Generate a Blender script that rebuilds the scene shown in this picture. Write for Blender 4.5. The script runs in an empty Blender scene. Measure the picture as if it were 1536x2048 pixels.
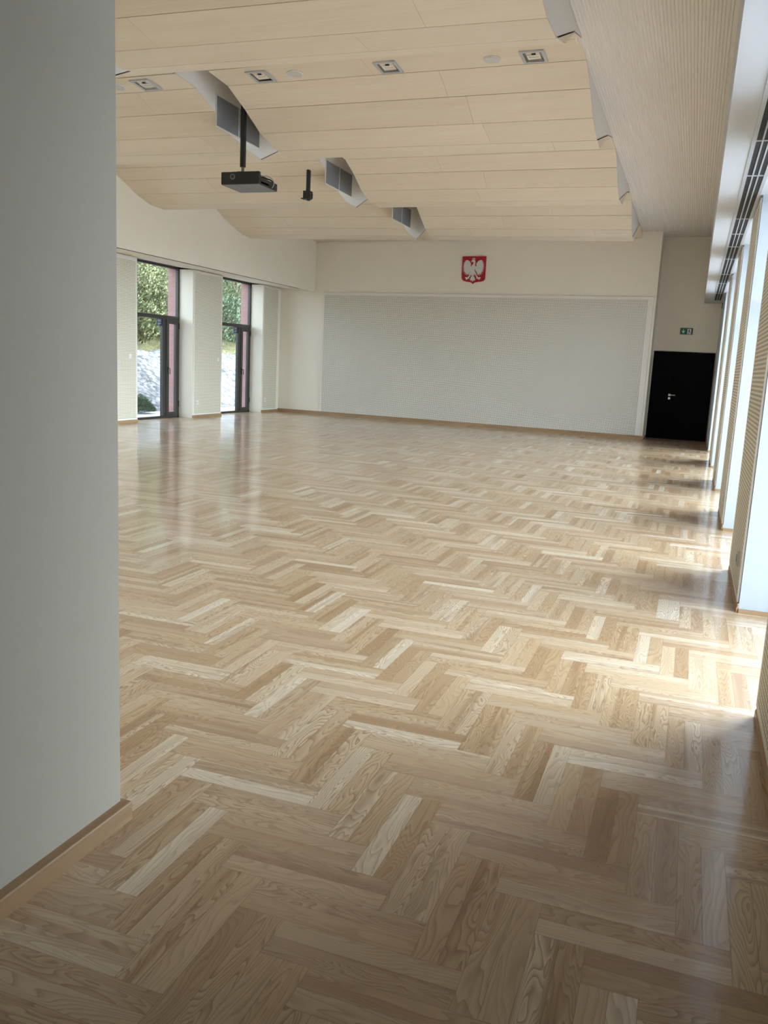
import bpy, bmesh, math, random
from mathutils import Vector, Matrix
C = bpy.context.scene.collection
R0 = random.Random(7)

# ------------------------------------------------------------------ materials
def new_mat(name):
    m = bpy.data.materials.new(name); m.use_nodes = True
    nt = m.node_tree; nt.nodes.clear()
    out = nt.nodes.new('ShaderNodeOutputMaterial')
    b = nt.nodes.new('ShaderNodeBsdfPrincipled')
    nt.links.new(b.outputs[0], out.inputs[0])
    return m, nt, b
def N(nt, t, **k):
    n = nt.nodes.new(t)
    for a, v in k.items():
        if a == 'ins':
            for kk, vv in v.items(): n.inputs[kk].default_value = vv
        else: setattr(n, a, v)
    return n
def math_(nt, op, a, b=None, c=None, clamp=False):
    n = nt.nodes.new('ShaderNodeMath'); n.operation = op; n.use_clamp = clamp
    for i, v in enumerate((a, b, c)):
        if v is None: continue
        if isinstance(v, (int, float)): n.inputs[i].default_value = v
        else: nt.links.new(v, n.inputs[i])
    return n.outputs[0]
def mixc(nt, f, a, b):
    n = nt.nodes.new('ShaderNodeMix'); n.data_type = 'RGBA'
    for i, v in ((0, f), (6, a), (7, b)):
        if isinstance(v, (int, float)): n.inputs[i].default_value = v
        elif isinstance(v, tuple): n.inputs[i].default_value = (*v, 1) if len(v) == 3 else v
        else: nt.links.new(v, n.inputs[i])
    return n.outputs[2]
def ramp(nt, f, stops):
    n = nt.nodes.new('ShaderNodeValToRGB'); e = n.color_ramp.elements
    while len(e) < len(stops): e.new(0.5)
    for i, (p, c) in enumerate(stops):
        e[i].position = p; e[i].color = (*c, 1)
    nt.links.new(f, n.inputs[0]); return n.outputs[0]
def comb(nt, x, y, z=0.0):
    n = nt.nodes.new('ShaderNodeCombineXYZ')
    for i, v in enumerate((x, y, z)):
        if isinstance(v, (int, float)): n.inputs[i].default_value = v
        else: nt.links.new(v, n.inputs[i])
    return n.outputs[0]
def objxyz(nt):
    tc = nt.nodes.new('ShaderNodeTexCoord'); s = nt.nodes.new('ShaderNodeSeparateXYZ')
    nt.links.new(tc.outputs['Object'], s.inputs[0])
    return s.outputs, tc.outputs['Object']
def noise(nt, vec, scale, detail=3, rough=.5, dist=0.0):
    n = nt.nodes.new('ShaderNodeTexNoise'); nt.links.new(vec, n.inputs['Vector'])
    n.inputs['Scale'].default_value = scale; n.inputs['Detail'].default_value = detail
    n.inputs['Roughness'].default_value = rough; n.inputs['Distortion'].default_value = dist
    return n.outputs['Fac']
def bump(nt, b, h, strength, dist):
    n = nt.nodes.new('ShaderNodeBump'); n.inputs['Strength'].default_value = strength
    n.inputs['Distance'].default_value = dist; nt.links.new(h, n.inputs['Height'])
    nt.links.new(n.outputs[0], b.inputs['Normal'])
def setb(b, col=None, rough=None, metal=None, spec=None):
    if col: b.inputs['Base Color'].default_value = (*col, 1)
    if rough is not None: b.inputs['Roughness'].default_value = rough
    if metal is not None: b.inputs['Metallic'].default_value = metal
    if spec is not None: b.inputs['Specular IOR Level'].default_value = spec

def plaster(name, col, rough=.85):
    m, nt, b = new_mat(name); (o, v) = objxyz(nt)
    f = noise(nt, v, 1.3, 4)
    c = mixc(nt, f, tuple(x*.97 for x in col), tuple(min(1, x*1.02) for x in col))
    nt.links.new(c, b.inputs['Base Color']); setb(b, rough=rough, spec=.25)
    bump(nt, b, noise(nt, v, 260, 2), .12, .001)
    return m
def plain(name, col, rough=.5, metal=0.0, spec=.5):
    m, nt, b = new_mat(name); (o, v) = objxyz(nt)
    f = noise(nt, v, 30, 2)
    c = mixc(nt, f, tuple(x*.93 for x in col), tuple(min(1, x*1.05) for x in col))
    nt.links.new(c, b.inputs['Base Color']); setb(b, rough=rough, metal=metal, spec=spec)
    return m

def parquet():
    m, nt, b = new_mat('ash_parquet')
    uv = N(nt, 'ShaderNodeUVMap', uv_map='UVMap'); rn = N(nt, 'ShaderNodeUVMap', uv_map='rnd')
    s = nt.nodes.new('ShaderNodeSeparateXYZ'); nt.links.new(uv.outputs[0], s.inputs[0])
    r = nt.nodes.new('ShaderNodeSeparateXYZ'); nt.links.new(rn.outputs[0], r.inputs[0])
    u, v = s.outputs[0], s.outputs[1]; r1, r2 = r.outputs[0], r.outputs[1]
    ofs = math_(nt, 'MULTIPLY', r1, 37.0); ofs2 = math_(nt, 'MULTIPLY', r2, 91.0)
    # cathedral growth rings: contour bands of a field stretched along the plank
    base = comb(nt, math_(nt, 'MULTIPLY_ADD', u, 2.0, ofs), math_(nt, 'MULTIPLY_ADD', v, 11.0, ofs2), ofs)
    f1 = noise(nt, base, 1.0, 2.2, .42, .35)
    amp = math_(nt, 'MULTIPLY_ADD', r2, 18.0, 12.0)
    ringp = math_(nt, 'ADD', math_(nt, 'MULTIPLY', f1, amp), math_(nt, 'MULTIPLY', v, math_(nt, 'MULTIPLY_ADD', r1, 60.0, 8.0)))
    saw = math_(nt, 'FRACT', ringp)
    ring = math_(nt, 'POWER', saw, 2.2)
    edge = math_(nt, 'SMOOTH_MAX', math_(nt, 'MULTIPLY', math_(nt, 'SUBTRACT', saw, .93), 14.0), 0.0, .02)
    ring = math_(nt, 'SUBTRACT', ring, edge, clamp=True)
    fib = noise(nt, comb(nt, math_(nt, 'MULTIPLY_ADD', u, 9.0, ofs), math_(nt, 'MULTIPLY', v, 420.0), ofs2), 1.0, 3, .6)
    heart = noise(nt, comb(nt, math_(nt, 'MULTIPLY_ADD', u, .8, ofs2), math_(nt, 'MULTIPLY_ADD', v, 16.0, ofs), 3.0), 1.0, 1, .4)
    col = ramp(nt, r1, [(0, (.50, .33, .19)), (.2, (.65, .485, .325)), (.42, (.58, .405, .245)), (.6, (.75, .61, .45)), (.76, (.43, .265, .14)), (.86, (.67, .51, .35)), (1, (.85, .74, .60))])
    hf = math_(nt, 'MULTIPLY', math_(nt, 'SUBTRACT', heart, .53), 9.0, clamp=True)
    hf = math_(nt, 'MULTIPLY', hf, math_(nt, 'MULTIPLY_ADD', r2, .62, .12))
    col = mixc(nt, hf, col, (.33, .18, .085))
    rstr = math_(nt, 'MULTIPLY_ADD', r2, .55, .35)
    col = mixc(nt, math_(nt, 'MULTIPLY', ring, rstr), col, (.27, .14, .06))
    ff = math_(nt, 'MULTIPLY', math_(nt, 'SUBTRACT', fib, .45), 1.4, clamp=True)
    col = mixc(nt, math_(nt, 'MULTIPLY', ff, .5), col, (.36, .23, .13))
    # joints
    L, W = .5, .07
    du = math_(nt, 'SUBTRACT', L/2, math_(nt, 'ABSOLUTE', math_(nt, 'SUBTRACT', u, L/2)))
    dv = math_(nt, 'SUBTRACT', W/2, math_(nt, 'ABSOLUTE', math_(nt, 'SUBTRACT', v, W/2)))
    d = math_(nt, 'MINIMUM', du, dv)
    j = math_(nt, 'LESS_THAN', d, .0007)
    col = mixc(nt, math_(nt, 'MULTIPLY', j, .6), col, (.16, .09, .045))
    nt.links.new(col, b.inputs['Base Color'])
    ro = math_(nt, 'ADD', math_(nt, 'MULTIPLY_ADD', r2, .12, .34), math_(nt, 'MULTIPLY', ring, .10))
    nt.links.new(ro, b.inputs['Roughness'])
    b.inputs['Specular IOR Level'].default_value = .5
    b.inputs['Coat Weight'].default_value = .8; b.inputs['Coat Roughness'].default_value = .13
    tg = N(nt, 'ShaderNodeTangent', direction_type='UV_MAP', uv_map='UVMap')
    nt.links.new(tg.outputs[0], b.inputs['Tangent']); b.inputs['Anisotropic'].default_value = .75
    h = math_(nt, 'SUBTRACT', math_(nt, 'MULTIPLY', ring, -.25), math_(nt, 'MULTIPLY', j, 1.0))
    bump(nt, b, h, .12, .0006)
    return m

def wood(name, c1, c2, axis, rough=.45, scale=1.0):
    """fine straight grain running along the given axis (0,1,2)"""
    m, nt, b = new_mat(name); (o, v) = objxyz(nt)
    oo = [math_(nt, 'MULTIPLY', o[i], (1.2 if i == axis else 34.0)*scale) for i in range(3)]
    vec = comb(nt, *oo)
    f = noise(nt, vec, 1.0, 4, .6, .4)
    oo2 = [math_(nt, 'MULTIPLY', o[i], (.5 if i == axis else 5.0)*scale) for i in range(3)]
    f2 = noise(nt, comb(nt, *oo2), 1.0, 2, .5)
    ff = math_(nt, 'ADD', math_(nt, 'MULTIPLY', f, .6), math_(nt, 'MULTIPLY', f2, .4))
    c = ramp(nt, ff, [(.3, c1), (.7, c2)])
    at = N(nt, 'ShaderNodeAttribute', attribute_name='tone')
    c = mixc(nt, math_(nt, 'MULTIPLY', at.outputs['Fac'], .16), c, tuple(x*.72 for x in c1))
    nt.links.new(c, b.inputs['Base Color']); setb(b, rough=rough, spec=.35)
    bump(nt, b, f, .08, .0006)
    return m

def perforated(name, ax_u, pitch, rad, col, hole, slotty=1.0):
    m, nt, b = new_mat(name); (o, v) = objxyz(nt)
    def cell(a, p): return math_(nt, 'SUBTRACT', math_(nt, 'FRACT', math_(nt, 'DIVIDE', a, p)), .5)
    cu = math_(nt, 'MULTIPLY', cell(o[ax_u], pitch*slotty), pitch*slotty)
    cz = math_(nt, 'MULTIPLY', cell(o[2], pitch), pitch)
    cu2 = math_(nt, 'MAXIMUM', math_(nt, 'SUBTRACT', math_(nt, 'ABSOLUTE', cu), pitch*(slotty-1)/2), 0.0)
    d = math_(nt, 'SQRT', math_(nt, 'ADD', math_(nt, 'MULTIPLY', cu2, cu2), math_(nt, 'MULTIPLY', cz, cz)))
    h = math_(nt, 'LESS_THAN', d, rad)
    c = mixc(nt, h, col, hole); nt.links.new(c, b.inputs['Base Color']); setb(b, rough=.8, spec=.2)
    bump(nt, b, math_(nt, 'SUBTRACT', 1.0, h), .6, .003)
    return m

def glass_mat():
    m = bpy.data.materials.new('window_glass'); m.use_nodes = True; nt = m.node_tree; nt.nodes.clear()
    out = nt.nodes.new('ShaderNodeOutputMaterial'); mx = nt.nodes.new('ShaderNodeMixShader')
    t = N(nt, 'ShaderNodeBsdfTransparent', ins={'Color': (.93, .96, .95, 1)})
    g = N(nt, 'ShaderNodeBsdfGlossy', ins={'Color': (1, 1, 1, 1), 'Roughness': 0.01})
    lw = N(nt, 'ShaderNodeLayerWeight', ins={'Blend': .5})
    fr = math_(nt, 'MULTIPLY_ADD', math_(nt, 'POWER', lw.outputs['Facing'], 5.0), .9, .04)
    nt.links.new(fr, mx.inputs[0]); nt.links.new(t.outputs[0], mx.inputs[1]); nt.links.new(g.outputs[0], mx.inputs[2])
    nt.links.new(mx.outputs[0], out.inputs[0]); return m

def brick_mat():
    m, nt, b = new_mat('pink_brick'); (o, v) = objxyz(nt)
    vec = comb(nt, math_(nt, 'ADD', o[0], o[1]), o[2])
    n = N(nt, 'ShaderNodeTexBrick', ins={'Color1': (.36, .18, .165, 1), 'Color2': (.40, .21, .19, 1), 'Mortar': (.27, .16, .15, 1), 'Scale': 1.0,
         'Mortar Size': .005, 'Brick Width': .33, 'Row Height': .11})
    nt.links.new(vec, n.inputs['Vector']); nt.links.new(n.outputs[0], b.inputs['Base Color']); setb(b, rough=.8)
    return m
def gravel_mat():
    m, nt, b = new_mat('pale_gravel'); (o, v) = objxyz(nt)
    n = N(nt, 'ShaderNodeTexVoronoi', ins={'Scale': 9.0}); nt.links.new(v, n.inputs['Vector'])
    s = nt.nodes.new('ShaderNodeSeparateColor'); nt.links.new(n.outputs['Color'], s.inputs[0])
    d = math_(nt, 'MULTIPLY', n.outputs['Distance'], 1.15, clamp=True)
    c = ramp(nt, s.outputs[0], [(0, (.04, .039, .043)), (.3, (.10, .098, .11)), (.6, (.17, .17, .185)), (1, (.25, .25, .265))])
    c = mixc(nt, math_(nt, 'MULTIPLY', math_(nt, 'POWER', d, 2.0), .75), c, (.015, .015, .017))
    nt.links.new(c, b.inputs['Base Color']); setb(b, rough=.9)
    bump(nt, b, math_(nt, 'SUBTRACT', 1.0, d), .4, .02); return m
def grass_mat():
    m, nt, b = new_mat('dry_grass'); (o, v) = objxyz(nt)
    f = noise(nt, v, 1.1, 5, .65); f2 = noise(nt, v, 14, 3, .7)
    c = ramp(nt, f, [(.3, (.07, .075, .035)), (.5, (.17, .155, .075)), (.7, (.24, .22, .13))])
    c = mixc(nt, math_(nt, 'MULTIPLY', math_(nt, 'SUBTRACT', f2, .42), 3.5, clamp=True), c, (.035, .04, .018))
    nt.links.new(c, b.inputs['Base Color']); setb(b, rough=.95, spec=.1); bump(nt, b, f2, 1.0, .1); return m
def leaf_mat(name, c1, c2):
    m, nt, b = new_mat(name); (o, v) = objxyz(nt)
    f = noise(nt, v, 1.6, 3, .6)
    at = N(nt, 'ShaderNodeAttribute', attribute_name='tone')
    f = math_(nt, 'ADD', math_(nt, 'MULTIPLY', f, .7), math_(nt, 'MULTIPLY', at.outputs['Fac'], .4))
    c = ramp(nt, f, [(.3, c1), (.75, c2)])
    nt.links.new(c, b.inputs['Base Color']); setb(b, rough=.8, spec=.2)
    return m

M = {}
M['wall'] = plaster('warm_white_plaster', (.88, .815, .70))
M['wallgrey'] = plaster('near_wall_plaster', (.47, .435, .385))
M['ceil'] = plaster('white_ceiling_plaster', (.84, .79, .73))
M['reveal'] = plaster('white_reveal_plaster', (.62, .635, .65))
M['pier'] = plaster('pier_plaster_sky_shade', (.47, .50, .53))  # white paint, darkened and given the window light's blue tint in its colour
M['parquet'] = parquet()
M['birch'] = wood('pale_birch_veneer', (.76, .64, .485), (.84, .735, .59), 0)
M['oak_y'] = wood('oak_skirting_y', (.30, .18, .095), (.47, .31, .175), 1, .4)
M['oak_x'] = wood('oak_skirting_x', (.30, .18, .095), (.47, .31, .175), 0, .4)
M['perf_back'] = perforated('perforated_board_back', 0, .027, .0082, (.86, .82, .73), (.14, .125, .10))
M['perf_side'] = perforated('perforated_board_side', 1, .030, .0085, (.82, .76, .64), (.34, .30, .235), 1.3)
M['panel_edge'] = plain('white_panel_edge', (.82, .79, .73), .6, 0, .3)
M['dark_frame'] = plain('anthracite_frame', (.035, .030, .028), .45)
M['black'] = plain('black_door_laminate', (.0035, .0035, .004), .8, 0, .1)
M['blackplastic'] = plain('black_plastic', (.012, .012, .013), .5)
M['greyplastic'] = plain('grey_plastic', (.20, .20, .21), .6)
M['steel'] = plain('brushed_steel', (.62, .62, .62), .3, 1.0)
M['alu'] = plain('grey_aluminium', (.52, .54, .55), .45, .3)
M['slot'] = plain('dark_slot', (.01, .01, .014), .7)
M['ventgrey'] = plain('vent_grey', (.20, .205, .205), .6)
M['vblade'] = plain('vent_blade', (.33, .335, .335), .5)
M['white'] = plain('white_plastic', (.82, .80, .76), .4)
M['speaker'] = plain('speaker_mesh', (.60, .585, .55), .7)
M['red'] = plain('shield_red', (.42, .004, .016), .6)
M['eagle'] = plain('eagle_white', (.72, .70, .66), .55)
M['gold'] = plain('crown_gold', (.52, .36, .24), .5)
M['green'] = plain('sign_green', (.0, .12, .045), .4)
M['glass'] = glass_mat(); M['brick'] = brick_mat(); M['gravel'] = gravel_mat(); M['grass'] = grass_mat()
M['blue'] = plain('sticker_blue', (.012, .05, .13), .5)
M['lens'] = plain('lens_glass', (.05, .055, .06), .1)
M['cable'] = plain('grey_cable', (.35, .35, .36), .4)
M['bark'] = plain('bark', (.16, .11, .08), .9)
M['leaf1'] = leaf_mat('leaf_bluegreen', (.026, .046, .024), (.11, .15, .085))
M['leaf2'] = leaf_mat('leaf_yellowgreen', (.06, .075, .03), (.17, .175, .085))
M['leaf3'] = leaf_mat('leaf_juniper', (.05, .09, .05), (.13, .20, .11))
M['paving'] = plain('pale_paving', (.50, .52, .56), .8)
M['mirror'] = plain('lamp_reflector', (.30, .31, .32), .15, 1.0)

# ------------------------------------------------------------------ helpers
def link(name, me, mat, parent=None):
    o = bpy.data.objects.new(name, me); C.objects.link(o)
    mats = mat if isinstance(mat, (list, tuple)) else [mat]
    for x in mats: me.materials.append(M[x])
    if parent: o.parent = parent
    return o
class MB:
    def __init__(s): s.v = []; s.f = []; s.mi = []; s.tone = []
    def add(s, vs, fs, mi=0, tone=0.0):
        k = len(s.v); s.v += [tuple(p) for p in vs]
        for f in fs: s.f.append(tuple(k+i for i in f)); s.mi.append(mi); s.tone.append(tone)
    def box(s, x0, x1, y0, y1, z0, z1, mi=0, tone=0.0):
        vs = [(x, y, z) for x in (x0, x1) for y in (y0, y1) for z in (z0, z1)]
        s.add(vs, [(0, 1, 3, 2), (4, 6, 7, 5), (0, 4, 5, 1), (2, 3, 7, 6), (0, 2, 6, 4), (1, 5, 7, 3)], mi, tone)
    def prism(s, pts, f3, mi=0, tone=0.0):
        """pts: 2D polygon; f3(p, t) -> 3D for t in 0,1"""
        n = len(pts)
        vs = [f3(p, 0) for p in pts] + [f3(p, 1) for p in pts]
        s.add(vs, [tuple(range(n))[::-1], tuple(range(n, 2*n))] + [(i, (i+1) % n, n+(i+1) % n, n+i) for i in range(n)], mi, tone)
    def cyl(s, a, b_, r, n=16, r2=None, mi=0):
        a = Vector(a); b_ = Vector(b_); d = (b_-a).normalized(); r2 = r if r2 is None else r2
        p = d.orthogonal().normalized(); q = d.cross(p)
        vs = [a+(p*math.cos(2*math.pi*i/n)+q*math.sin(2*math.pi*i/n))*r for i in range(n)]
        vs += [b_+(p*math.cos(2*math.pi*i/n)+q*math.sin(2*math.pi*i/n))*r2 for i in range(n)]
        s.add(vs, [tuple(range(n))[::-1], tuple(range(n, 2*n))] + [(i, (i+1) % n, n+(i+1) % n, n+i) for i in range(n)], mi)
    def tube(s, pts, r, n=8):
        for i in range(len(pts)-1): s.cyl(pts[i], pts[i+1], r, n)
    def build(s, name, mat, parent=None, bevel=0, smooth=False):
        me = bpy.data.meshes.new(name); me.from_pydata(s.v, [], s.f)
        me.polygons.foreach_set('material_index', s.mi)
        if any(s.tone):
            at = me.attributes.new('tone', 'FLOAT', 'FACE'); at.data.foreach_set('value', s.tone)
        bm = bmesh.new(); bm.from_mesh(me); bmesh.ops.recalc_face_normals(bm, faces=bm.faces); bm.to_mesh(me); bm.free()
        o = link(name, me, mat, parent)
        if bevel:
            b = o.modifiers.new('b', 'BEVEL'); b.width = bevel; b.segments = 2; b.limit_method = 'ANGLE'
        if smooth:
            for p in me.polygons: p.use_smooth = True
        return o
def tag(o, label=None, cat=None, group=None, kind=None):
    if label: o['label'] = label
    if cat: o['category'] = cat
    if group: o['group'] = group
    if kind: o['kind'] = kind
    return o
def empty(name, loc=(0, 0, 0), rz=0.0):
    o = bpy.data.objects.new(name, None); C.objects.link(o); o.location = loc; o.rotation_euler = (0, 0, rz)
    o.empty_display_size = .1; return o
def struct(o, label=None, cat=None): return tag(o, label, cat, kind='structure')
def copy_tree(o, parent=None):
    c = o.copy(); C.objects.link(c); c.parent = parent
    for ch in [x for x in bpy.data.objects if x.parent == o]: copy_tree(ch, c)
    return c

# ------------------------------------------------------------------ dimensions (metres)
XR, XL = .43, -10.93            # side wall faces
BACK_X0, BACK_X1 = -10.93, -1.0
def yb(x): return 20.75-.0707*(x+1)     # slightly skewed back wall
YD = 21.57                      # recessed door wall
XBH = -9.87                     # left bulkhead face
ZC = 4.72                       # ribbed ceiling
ZS = 3.22                       # right soffit
YF = 2.1                        # where the hall begins
RP = [(-1.5, 3.98), (5.81, 7.12), (9.0, 10.29), (12.21, 13.5), (15.44, 16.75), (18.71, YD)]       # right piers
LPR = [(YF, 4.8), (6.88, 8.18), (10.27, 11.57), (13.68, 15.0), (17.08, 18.37), (20.45, 21.6)]    # left piers

# ------------------------------------------------------------------ floor (herringbone of 0.5 x 0.07 m ash planks)
def build_floor():
    rects = [(-1.62, .46, -1.5, YF), (-11.36, .90, YF, 21.75)]
    L, W = .5, .07; X0, Y0 = -.669, 2.005
    vs, fs, uv, rn = [], [], [], []
    def quad(x0, x1, y0, y1, px, py, vert, r1, r2):
        for a, b_, c, d in rects:
            q0, q1, q2, q3 = max(x0, a), min(x1, b_), max(y0, c), min(y1, d)
            if q1-q0 < 1e-4 or q3-q2 < 1e-4: continue
            k = len(vs)
            for (x, y) in ((q0, q2), (q1, q2), (q1, q3), (q0, q3)):
                vs.append((x, y, 0)); uv.append((y-py, x-px) if vert else (x-px, y-py)); rn.append((r1, r2))
            fs.append((k, k+1, k+2, k+3))
    for j in range(-30, 50):
        for i in range(-110, 110):
            ox = X0+i*.14+j*L; oy = Y0-i*.14+j*L
            if ox < -13 or ox > 2 or oy < -3 or oy > 23: continue
            for p in (0, 1):
                # horizontal pair sits left of the vertical pair
                r1, r2 = R0.random(), R0.random()
                quad(ox-L, ox, oy+p*W, oy+p*W+W, ox-L, oy+p*W, False, r1, r2)
                r1, r2 = R0.random(), R0.random()
                quad(ox+p*W, ox+p*W+W, oy, oy+L, ox+p*W, oy, True, r1, r2)
    me = bpy.data.meshes.new('floor'); me.from_pydata(vs, [], fs)
    u1 = me.uv_layers.new(name='UVMap'); u2 = me.uv_layers.new(name='rnd')
    for l in me.loops:
        u1.data[l.index].uv = uv[l.vertex_index]; u2.data[l.index].uv = rn[l.vertex_index]
    o = link('floor', me, 'parquet'); struct(o, 'glossy ash herringbone parquet floor of the hall', 'floor')
build_floor()
mb = MB(); mb.box(-1.66, .95, -1.7, YF, -.25, -.004); mb.box(-11.6, .95, YF, 21.9, -.25, -.004)
struct(mb.build('floor_slab', 'paving'), 'concrete slab under the parquet', 'floor')

# ------------------------------------------------------------------ walls
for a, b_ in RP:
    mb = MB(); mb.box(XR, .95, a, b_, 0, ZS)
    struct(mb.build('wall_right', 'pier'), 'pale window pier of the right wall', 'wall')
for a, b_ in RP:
    mb = MB(); mb.box(.951, 1.28, a, b_, -.3, ZS); struct(mb.build('wall_shade_brick', 'brick'), 'unseen brick fin added outside a right pier to shade the reveals', 'wall')  # unseen outer depth, added to keep some sky light off the reveals
mb = MB(); mb.box(1.001, 1.28, YF-3.6, YD+.4, ZS, 5.8); struct(mb.build('wall_shade_brick', 'brick'), 'unseen brick facing added above the right windows', 'wall')
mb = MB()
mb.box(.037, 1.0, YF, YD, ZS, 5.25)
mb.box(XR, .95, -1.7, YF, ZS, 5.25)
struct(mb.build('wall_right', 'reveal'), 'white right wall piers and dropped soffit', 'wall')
for a, b_ in LPR:
    mb = MB(); mb.box(-11.36, XL, a, b_, -.0, 3.36)
    struct(mb.build('wall_left', 'wall'), 'cream window pier of the left wall', 'wall')
mb = MB()
# bulkhead and sloping soffit above the left windows
mb.prism([(XBH, 3.285), (XL, 3.37), (-11.36, 3.41), (-11.36, 5.25), (XBH, 5.25)],
         lambda p, t: (p[0], YF if t == 0 else yb(p[0])+.12, p[1]))
struct(mb.build('wall_left', 'wall'), 'cream left wall piers and bulkhead above the windows', 'wall')
mb = MB()
for a, b_ in LPR: mb.box(-11.60, -11.361, a+.0, b_+.02, -.3, 3.39)
mb.box(-11.60, -11.361, YF-1, 22.4, 3.39, 5.8)
struct(mb.build('wall_exterior', 'brick'), 'pink brick outer facing of the left wall', 'wall')
mb = MB()
mb.prism([(-11.5, yb(-11.5)), (-1.0, yb(-1.0)), (-1.0, 22.0), (-11.5, 22.0)], lambda p, t: (p[0], p[1], 0 if t == 0 else 5.25))
struct(mb.build('wall_back', 'wall'), 'cream back wall behind the perforated board', 'wall')
mb = MB(); mb.box(-1.0, 1.0, YD, 22.0, 0, 5.25)
struct(mb.build('wall_door', 'wall'), 'recessed wall around the black door', 'wall')
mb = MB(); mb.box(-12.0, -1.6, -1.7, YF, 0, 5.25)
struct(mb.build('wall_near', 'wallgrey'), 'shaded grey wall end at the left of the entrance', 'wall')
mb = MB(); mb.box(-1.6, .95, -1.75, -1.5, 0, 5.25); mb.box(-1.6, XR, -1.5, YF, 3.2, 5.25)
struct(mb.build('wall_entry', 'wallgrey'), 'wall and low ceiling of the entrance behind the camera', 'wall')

# ------------------------------------------------------------------ ceiling
mb = MB(); mb.box(-11.6, 1.0, -1.75, 22.0, 5.25, 5.5)
struct(mb.build('ceiling_slab', 'ceil'), 'roof slab above the suspended ceilings', 'ceiling')
mb = MB()
p = .033; x = -1.455; prof = [(-1.60, ZC)]
while x < -.03:
    prof += [(x, ZC), (x+.012, ZC-.009), (x+.021, ZC-.009), (x+.029, ZC)]
    x += p
prof += [(.045, ZC), (.045, ZC+.03), (-1.60, ZC+.03)]
mb.prism(prof, lambda q, t: (q[0], YF if t == 0 else YD, q[1]))
struct(mb.build('ceiling', 'ceil'), 'finely ribbed flat white ceiling strip beside the windows', 'ceiling')

mb = MB(); mb.box(XBH, -1.6, YF, 5.33, 4.74, 4.78)
struct(mb.build('ceiling_entry', 'ceil'), 'flat plaster ceiling nearest the entrance', 'ceiling')
# wooden wave: (right edge X, right profile points, left profile points); last point of each wave is its lip
WAVES = [
 (-1.38, [(5.35, 4.72), (5.85, 4.68), (6.25, 4.50), (6.65, 4.30), (7.14, 4.215), (7.62, 4.235), (8.03, 4.335)],
         [(5.1, 4.62), (5.6, 4.56), (5.95, 4.40), (6.35, 4.25), (6.8, 4.17), (7.2, 4.15), (7.58, 4.20)]),
 (-1.40, [(9.02, 4.715), (9.56, 4.70), (10.0, 4.553), (10.42, 4.36), (10.98, 4.258), (11.27, 4.23)],
         [(8.9, 4.62), (9.25, 4.58), (9.65, 4.43), (10.05, 4.27), (10.45, 4.18), (10.9, 4.17)]),
 (-1.42, [(12.75, 4.715), (13.30, 4.714), (13.72, 4.55), (14.05, 4.343), (14.48, 4.225), (14.95, 4.235)],
         [(12.3, 4.62), (12.78, 4.56), (13.13, 4.44), (13.52, 4.284), (13.94, 4.18), (14.39, 4.169)]),
 (-1.45, [(16.45, 4.72), (17.12, 4.718), (17.46, 4.503), (17.77, 4.284), (18.12, 4.197), (18.59, 4.185)],
         [(15.75, 4.62), (16.2, 4.55), (16.58, 4.396), (17.01, 4.258), (17.41, 4.171), (17.8, 4.142)]),
 (-1.45, [(19.9, 4.71), (20.45, 4.66), (20.76, 4.58)], [(19.3, 4.62), (20.3, 4.60), (21.35, 4.58)]),
]
XA, XB = -6.0, -5.57            # the gap running along the ceiling
def lerp(a, b_, t): return a+(b_-a)*t
def wpt(w, i, X):
    xr, r, l = WAVES[w]; t = (X-xr)/(XBH-xr)
    return Vector((X, lerp(r[i][0], l[i][0], t), lerp(r[i][1], l[i][1], t)))
LABELS = ['pale wooden ceiling wave nearest the camera, top of the picture',
          'pale wooden ceiling wave holding the four square downlights',
          'third pale wooden ceiling wave, behind the projector mount pole',
          'fourth pale wooden ceiling wave with the low edge next to the back wall',
          'last short strip of wooden ceiling touching the back wall']
TH = .016
def wave_points(w, X):
    n = len(WAVES[w][1]); pts = [wpt(w, i, X) for i in range(n)]
    ret = []
    if w < len(WAVES)-1:                      # rising return behind the lip
        a = pts[-1]; b_ = wpt(w+1, 0, X)
        ret = [Vector((X, lerp(a.y, b_.y, k), lerp(a.z, b_.z, kz))) for k, kz in ((.52, .72), (.985, 1.0))]
    return pts, ret
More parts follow.
